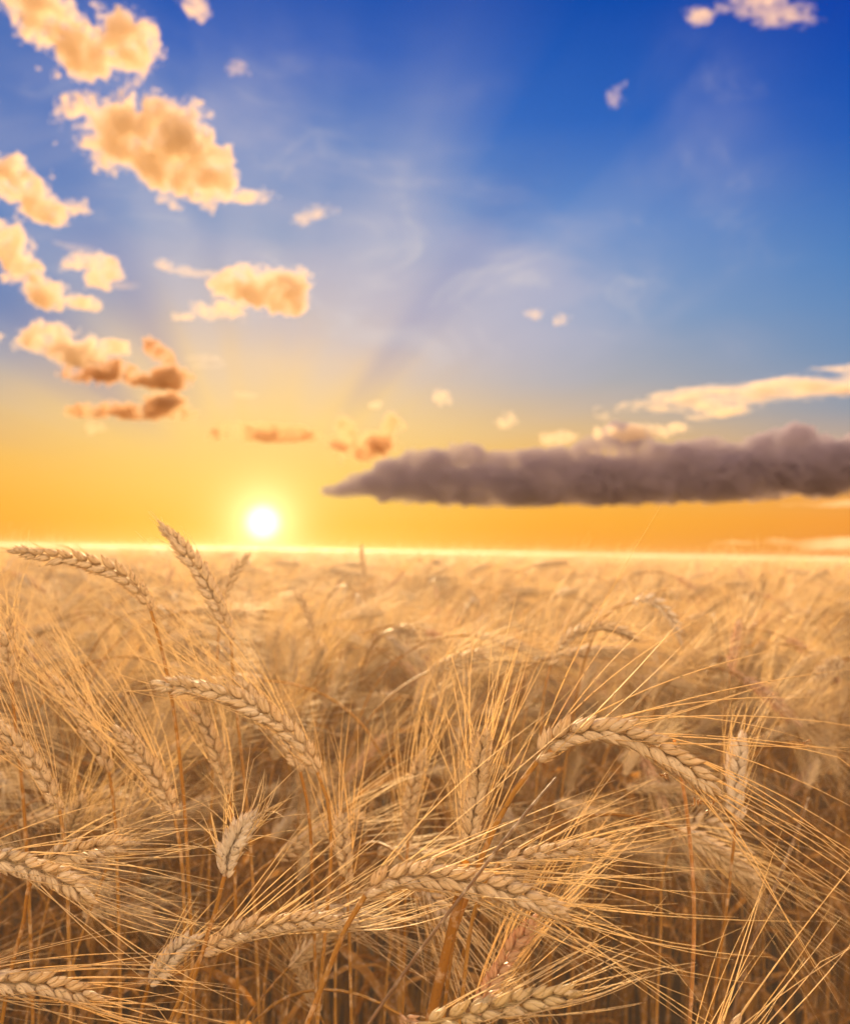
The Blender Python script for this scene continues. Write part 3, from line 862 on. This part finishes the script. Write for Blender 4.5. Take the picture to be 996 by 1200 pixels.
# tiny orange curled scraps of dried anther caught under the largest ear
def curl(label, px, py, d, seed, sc=1.0):
    rs = np.random.RandomState(seed)
    so = Soup()
    for k in range(5):
        a0 = rs.uniform(0, 6.28); r = rs.uniform(.0007, .0016) * sc
        ax = unit(rs.normal(size=3)); bx = unit(np.cross(ax, rs.normal(size=3)))
        cxv = np.cross(ax, bx)
        t = np.linspace(0, rs.uniform(3.2, 5.2), 14)
        C = (rs.normal(size=3) * .0013 * sc)[None] + r * (np.cos(t + a0)[:, None] * bx + np.sin(t + a0)[:, None] * cxv) + ax * (t * .0003 * sc)[:, None]
        so.add(*tube(C, np.interp(np.linspace(0, 1, 14), [0, .5, 1], [.35, 1, .2]) * .00042 * sc, 6))
    o = so.obj('curled_scrap', M_ORANGE)
    o.location = at(px, py, d)
    tag(o, label, 'plant scrap')


curl('orange curled dry scrap clinging under the belly of the largest ear', 783, 911, .490, 5, 1.25)
curl('tiny orange curled scrap hanging in the awns below the largest ear', 824, 944, .489, 9, 1.35)
curl('tiny pale curled shred stuck on a thin awn at the right', 944, 871, .489, 12, .8)
# ------------------------------------------------------------------ the field behind: variants of one plant
def variant(seed, bend, lean, stemL, lod, earL=0.088, awn=(.06, .10), leaves=1, fat=1.0):
    """curves in the local x-z plane, nodding towards +x. returns soups for stem, ear, beard, leaves"""
    rs = np.random.RandomState(seed)
    tot = stemL + earL
    n = 60
    s = np.linspace(0, tot, n)
    u = np.clip((s - stemL * 0.72) / (tot - stemL * 0.72), 0, 1)
    ang = math.radians(lean) * (s / tot) + math.radians(bend) * (u * u * (3 - 2 * u))
    side = math.radians(rs.uniform(-10, 10)) * s / tot
    d = np.stack([np.sin(ang) * np.cos(side), np.sin(side) * .6, np.cos(ang)], 1)
    C = np.vstack([[0, 0, 0], np.cumsum(d[:-1] * (tot / (n - 1)), axis=0)])
    k = int(round(n * stemL / tot))
    st = stem_soup(C[:k + 1][::(1 if lod < 2 else 3)], .0019, .0012, 5 if lod < 2 else 3)
    E = spline(C[k:], 16)
    sdv = unit(np.array([rs.uniform(-1, 1), 1.0, rs.uniform(-.3, .3)]))
    spk, rach, aw = build_ear(E, sdv, earL, rs, nodes=19 if lod < 2 else 14, lod=lod, awn=awn, spread=(4, 26), sag=.06, fat=fat * (1 if lod < 2 else 1.15),
                              awn_r=.00032 if lod < 2 else .00042)
    for so in spk:
        V, F_, U = so.arrays(); rach.add(V, F_, U)
    lf = []
    for q in range(leaves):
        p, _ = sample(C, rs.uniform(.35, .68))
        a = rs.uniform(0, 6.28)
        lf.append(leaf_soup(p, np.array([math.cos(a), math.sin(a), 0]), None, rs.uniform(.14, .24), rs.uniform(.006, .011), rs, droop=rs.uniform(1.0, 1.7),
                            n=12, twist=rs.uniform(-4, 4)))
    return st, rach, aw, lf, C[:, 2].max()


SPECS = [(8, 3), (16, 5), (26, 6), (36, 6), (48, 7), (60, 8), (74, 8), (88, 9), (102, 9), (118, 8), (132, 7), (22, 10), (66, 4), (95, 5)]


def single_mesh(name, soups, mats):
    allS = Soup()
    mi = []
    for so, k in soups:
        V, F_, U = so.arrays()
        allS.add(V, F_, U)
        mi.append(np.full(len(F_), k, np.int32))
    V, F_, U = allS.arrays()
    me = mesh_obj(name, V, F_, None, uv=U, link=False)
    for m in mats: me.materials.append(m)
    mi = np.concatenate(mi)
    if len(mi) == len(me.polygons):
        me.polygons.foreach_set('material_index', mi)
    return me


rs = np.random.RandomState(77)
near_kind = []
for i, (bd, ln) in enumerate(SPECS):
    st, er, aw, lf, top = variant(300 + i, bd, ln, 0.80, 1, earL=rs.uniform(.075, .095), awn=(.07, .125), leaves=2 + (i % 2), fat=rs.uniform(.9, 1.08))
    near_kind.append(dict(stem=st.obj('stem', M_STEM, link=False), ear=er.obj('ear', (M_HUSK, M_HUSK, M_HUSK, M_ROSE, M_HUSK, M_HUSK, M_HUSK)[i % 7], link=False),
                          beard=aw.obj('beard', M_AWN, link=False), leaves=[l.obj('leaf', M_LEAF, link=False) for l in lf], top=top,
                          soups=(st, er, aw, lf), hm=i % 7))


def plant_collection(name, items):
    c = bpy.data.collections.new(name)
    for k, me in enumerate(items):
        o = bpy.data.objects.new('plant_form', me)
        c.objects.link(o)
    return c


mats4 = [M_STEM, M_HUSK, M_AWN, M_LEAF, M_ROSE, M_PALE]
forms_near, tops = [], []
for q in near_kind:
    st, er, aw, lf = q['soups']
    hm = {3: 4}.get(q['hm'], 1)
    forms_near.append(single_mesh('plant_form', [(st, 0), (er, hm), (aw, 2)] + [(l, 3) for l in lf], mats4))
    tops.append(q['top'])
# far form: a tuft of nine plants in one shape
forms_far = []
for t_ in range(6):
    sp = []
    for j in range(9):
        bd, ln = SPECS[(t_ * 5 + j * 3) % len(SPECS)]
        st, er, aw, lf, top = variant(600 + t_ * 20 + j, bd, ln, 0.80, 2, leaves=0)
        a = rs.normal(0, .8); sc = rs.uniform(.86, 1.02)
        Rm = np.array([[math.cos(a), -math.sin(a), 0], [math.sin(a), math.cos(a), 0], [0, 0, 1]]) * sc
        off = np.array([rs.uniform(-.11, .11), rs.uniform(-.11, .11), 0])
        off[2] = sc * 0
        for so, k in ((st, 0), (er, 1 if j % 4 else 4), (aw, 2)):
            so.V = [v @ Rm.T + off + np.array([0, 0, (0.81 - top * sc) * .5]) * (v[:, 2:3] > .3) for v in so.V]
            sp.append((so, k))
    forms_far.append(single_mesh('tuft_form', sp, mats4))
COL_NEAR = plant_collection('plant_forms', forms_near)
COL_FAR = plant_collection('tuft_forms', forms_far)


def pick_az(x, n_=1):
    """which way a plant nods: mostly to the right with the wind"""
    if rs.rand() < .68:
        return rs.normal(0.1, .75)
    return rs.uniform(-math.pi, math.pi)


# scatter
pts = []          # x, y, azimuth, scale, form, tiltx, tilty


def clear(x, y):
    # keep the camera's own gap and the sharp plants' zone free
    if y < 0.66 and abs(x) < 0.34 + max(y, 0) * 0.5: return False
    if math.hypot(x, y) < 0.40: return False
    return True


def scatter(y0, y1, dens, sc_lo, sc_hi, margin=0.55):
    n = 0
    cell = 1 / math.sqrt(dens)
    yy = y0
    while yy < y1:
        hw = max(yy, 0) * 0.52 + margin
        xx = -hw
        while xx < hw:
            x = xx + rs.uniform(-.48, .48) * cell * 1.2
            y = yy + rs.uniform(-.48, .48) * cell * 1.2
            if clear(x, y) and not (y < 1.15 and x > .10 and rs.rand() < .70):
                i = rs.randint(len(SPECS))
                top = rs.uniform(sc_lo, sc_hi) if rs.rand() < .62 else rs.uniform(.62, sc_lo)
                if y < .72 and abs(x) > .3: top = min(top, .74)
                if (y < .90 and -.40 < x / y < -.20) or (y < 1.12 and .17 < x / y < .6): continue_ = True
                else: continue_ = False
                if abs(x + .12) < .16 and 1.6 < y < 2.6: top = min(top, .80)
                if y < 1.0: top = min(top, .95 - .085 - .0 * y)
                if not continue_: pts.append((x, y, pick_az(x), top / tops[i], i, rs.normal(0, .085), rs.normal(0, .085)))
            xx += cell
        yy += cell


scatter(-1.0, 0.66, 120, .66, .76, 1.3)
scatter(0.70, 1.15, 150, .67, .78, 1.1)
scatter(1.15, 1.9, 280, .76, .86, 1.1)
scatter(1.9, 5.0, 210, .78, .905, 1.1)
scatter(5.0, 13.0, 90, .78, .90, 1.3)
P_ = np.array(pts)
# the 260 that show largest: nearest in view become plants of their own
vx = P_[:, 0] / np.maximum(P_[:, 1], .01)
inview = (P_[:, 1] > .55) & (np.abs(vx) < .45)
order = np.argsort(np.where(inview, P_[:, 1], 99))
own = order[:265]
LBL = {0: 'blurred upright wheat plant with brushlike awns standing behind the sharp ears', 1: 'blurred wheat plant nodding sideways behind the sharp ears',
       2: 'blurred wheat plant bent right over with its ear hanging down behind the sharp ears'}
GRP = {0: 'upright wheat plants behind the sharp ears', 1: 'nodding wheat plants behind the sharp ears', 2: 'drooping wheat plants behind the sharp ears'}
for k in own:
    x, y, a, sc, i, tx, ty = P_[k]
    i = int(i)
    q = near_kind[i]
    e = bpy.data.objects.new('wheat_plant', None)
    e.empty_display_size = .02
    e.location = (x, y, 0); e.rotation_euler = (tx, ty, a); e.scale = (sc, sc, sc)
    COL.objects.link(e)
    c = 0 if SPECS[i][0] < 40 else 1 if SPECS[i][0] < 85 else 2
    tag(e, LBL[c], 'wheat plant', GRP[c])
    s_ = bpy.data.objects.new('stem', q['stem']); s_.parent = e; COL.objects.link(s_)
    r_ = bpy.data.objects.new('ear', q['ear']); r_.parent = e; COL.objects.link(r_)
    b_ = bpy.data.objects.new('beard', q['beard']); b_.parent = r_; COL.objects.link(b_)
    for l in q['leaves']:
        l_ = bpy.data.objects.new('leaf', l); l_.parent = e; COL.objects.link(l_)
rest = np.array([k for k in range(len(P_)) if k not in set(own.tolist())])
Pr = P_[rest]

# tufts from 13 m on, thinning with distance
far = []
yy = 13.0
while yy < 110:
    cell = 0.20 if yy < 30 else 0.27 if yy < 60 else .42
    hw = yy * 0.50 + 2.0
    for xx in np.arange(-hw, hw, cell):
        far.append((xx + rs.uniform(-.4, .4) * cell, yy + rs.uniform(-.4, .4) * cell, rs.normal(.1, .8), rs.uniform(.93, 1.07), rs.randint(6), rs.normal(0, .03), rs.normal(0, .03)))
    yy += cell
Pf = np.array(far)
print('plants', len(Pr), 'tufts', len(Pf))


def scatter_tree(name, collection):
    ng = bpy.data.node_groups.new(name, 'GeometryNodeTree')
    ng.interface.new_socket('Geometry', in_out='INPUT', socket_type='NodeSocketGeometry')
    ng.interface.new_socket('Geometry', in_out='OUTPUT', socket_type='NodeSocketGeometry')
    gi = ng.nodes.new('NodeGroupInput'); go = ng.nodes.new('NodeGroupOutput')
    return ng, gi, go


def instancer(ng, points, collection, lo, hi):
    """instances of the collection's forms on the points whose form number lies in lo..hi"""
    ci = ng.nodes.new('GeometryNodeCollectionInfo')
    ci.inputs['Collection'].default_value = collection
    ci.inputs['Separate Children'].default_value = True
    ci.inputs['Reset Children'].default_value = True
    def attr(nm, typ):
        a = ng.nodes.new('GeometryNodeInputNamedAttribute'); a.data_type = typ
        a.inputs['Name'].default_value = nm
        return a.outputs['Attribute']
    iop = ng.nodes.new('GeometryNodeInstanceOnPoints')
    iop.inputs['Pick Instance'].default_value = True
    ng.links.new(points, iop.inputs['Points'])
    ng.links.new(ci.outputs[0], iop.inputs['Instance'])
    cmp_ = ng.nodes.new('FunctionNodeCompare'); cmp_.data_type = 'INT'; cmp_.operation = 'GREATER_EQUAL' if lo else 'LESS_THAN'
    ng.links.new(attr('form', 'INT'), cmp_.inputs[2]); cmp_.inputs[3].default_value = lo if lo else hi
    ng.links.new(cmp_.outputs[0], iop.inputs['Selection'])
    sub = ng.nodes.new('ShaderNodeMath'); sub.operation = 'SUBTRACT'; sub.inputs[1].default_value = lo
    ng.links.new(attr('form', 'INT'), sub.inputs[0])
    ng.links.new(sub.outputs[0], iop.inputs['Instance Index'])
    ng.links.new(attr('turn', 'FLOAT_VECTOR'), iop.inputs['Rotation'])
    ng.links.new(attr('size', 'FLOAT'), iop.inputs['Scale'])
    return iop.outputs[0]


A_ = np.vstack([Pr, Pf + np.array([0, 0, 0, 0, 100, 0, 0])])
me = bpy.data.meshes.new('wheat_field')
me.vertices.add(len(A_))
me.vertices.foreach_set('co', np.stack([A_[:, 0], A_[:, 1], A_[:, 0] * 0], 1).astype(np.float32).ravel())
me.attributes.new('turn', 'FLOAT_VECTOR', 'POINT').data.foreach_set('vector', np.stack([A_[:, 5], A_[:, 6], A_[:, 2]], 1).astype(np.float32).ravel())
me.attributes.new('size', 'FLOAT', 'POINT').data.foreach_set('value', A_[:, 3].astype(np.float32))
me.attributes.new('form', 'INT', 'POINT').data.foreach_set('value', A_[:, 4].astype(np.int32))
fo = bpy.data.objects.new('wheat_field', me)
COL.objects.link(fo)
tag(fo, 'mass of ripe golden wheat stretching from behind the sharp ears to the horizon', 'wheat field', kind='stuff')
ng, gi, go = scatter_tree('field_scatter', None)
a1 = instancer(ng, gi.outputs[0], COL_NEAR, 0, 50)
a2 = instancer(ng, gi.outputs[0], COL_FAR, 100, 0)
jn = ng.nodes.new('GeometryNodeJoinGeometry')
ng.links.new(a1, jn.inputs[0]); ng.links.new(a2, jn.inputs[0])
ng.links.new(jn.outputs[0], go.inputs[0])
md = fo.modifiers.new('scatter', 'NODES'); md.node_group = ng

# ------------------------------------------------------------------ soil, and the far field as one rough sheet of ears
m, N = mat_new('soil')
tco = N.n('ShaderNodeTexCoord').outputs['Object']
c = N.mix(N.noise(tco, 9, 6, .65), (0.055, 0.032, 0.016), (0.20, 0.125, 0.06))
b = N.n('ShaderNodeBsdfPrincipled'); N.put(b.inputs['Base Color'], c); b.inputs['Roughness'].default_value = .95
bp = N.n('ShaderNodeBump'); bp.inputs['Distance'].default_value = .03; N.put(bp.inputs['Height'], N.noise(tco, 22, 6, .7)); N.t.links.new(bp.outputs[0], b.inputs['Normal'])
o = N.n('ShaderNodeOutputMaterial'); N.t.links.new(b.outputs[0], o.inputs[0])
S_ = 3900.0
gnd = mesh_obj('ground', [(-S_, -S_, 0), (S_, -S_, 0), (S_, S_, 0), (-S_, S_, 0)], [(0, 1, 2, 3)], m, smooth=False)
tag(gnd, 'dark brown soil between the wheat stems', kind='structure')

m, N = mat_new('far_ears')
tco = N.n('ShaderNodeTexCoord').outputs['Object']
nn = N.noise(N.v('MULTIPLY', tco, (1, 1, .3)), 3.0, 6, .7)
n2 = N.noise(tco, .05, 3, .5)
c = N.ramp(nn, [(.3, (0.55, 0.38, 0.18)), (.5, (0.74, 0.56, 0.32)), (.7, (0.84, 0.68, 0.44))])
c = N.mix(N.rng(n2, .35, .65, 0, .35), c, (0.50, 0.34, 0.16))
b = N.n('ShaderNodeBsdfPrincipled'); N.put(b.inputs['Base Color'], c); b.inputs['Roughness'].default_value = .8
t = N.n('ShaderNodeBsdfTranslucent'); N.put(t.inputs[0], c)
mxs = N.n('ShaderNodeMixShader'); mxs.inputs[0].default_value = .35
N.t.links.new(b.outputs[0], mxs.inputs[1]); N.t.links.new(t.outputs[0], mxs.inputs[2])
o = N.n('ShaderNodeOutputMaterial'); N.t.links.new(mxs.outputs[0], o.inputs[0])
ys = np.concatenate([np.arange(40, 130, .9), np.geomspace(130, 3600, 120)])
us = np.linspace(-1, 1, 260)
hw = np.maximum(ys * .62 + 8, 30)
GX = us[None] * hw[:, None]
GY = np.broadcast_to(ys[:, None], GX.shape) + rs.uniform(-.3, .3, GX.shape)
GZ = np.interp(GY, [40, 70, 110, 3600], [.55, .68, .80, .80]) + rs.uniform(-.07, .07, GX.shape)
V = np.stack([GX, GY, GZ], -1).reshape(-1, 3)
r, s = np.meshgrid(np.arange(len(ys) - 1), np.arange(259), indexing='ij')
a = r * 260 + s
far_o = mesh_obj('far_wheat', V, np.stack([a, a + 1, a + 261, a + 260], -1).reshape(-1, 4), m)
tag(far_o, 'far pale wheat merging into one sheet below the horizon', 'wheat field', kind='stuff')

# ------------------------------------------------------------------ the hazy evening air over the field
m, N = mat_new('evening_air')
lobes = []
for share, g_ in ((0.88, 0.0), (0.12, 0.80)):               # haze scatters evenly; forward share added to imitate lens glare near the sun
    pv = N.n('ShaderNodeVolumePrincipled')
    pv.inputs['Color'].default_value = (0.95, 0.86, 0.75, 1)
    pv.inputs['Density'].default_value = HAZE * share
    pv.inputs['Anisotropy'].default_value = g_
    lobes.append(pv)
ad = N.n('ShaderNodeAddShader')
N.t.links.new(lobes[0].outputs[0], ad.inputs[0]); N.t.links.new(lobes[1].outputs[0], ad.inputs[1])
o = N.n('ShaderNodeOutputMaterial')
N.t.links.new(ad.outputs[0], o.inputs['Volume'])
H_ = 4000.0
x0, x1, y0, y1, z0, z1 = -H_, H_, -H_, H_, -1.0, 0.977
V = [(x0, y0, z0), (x1, y0, z0), (x1, y1, z0), (x0, y1, z0), (x0, y0, z1), (x1, y0, z1), (x1, y1, z1), (x0, y1, z1)]
hz = mesh_obj('haze', V, [(0, 3, 2, 1), (4, 5, 6, 7), (0, 1, 5, 4), (1, 2, 6, 5), (2, 3, 7, 6), (3, 0, 4, 7)], m, smooth=False)
tag(hz, 'golden evening haze lying over the field', 'haze', kind='stuff')
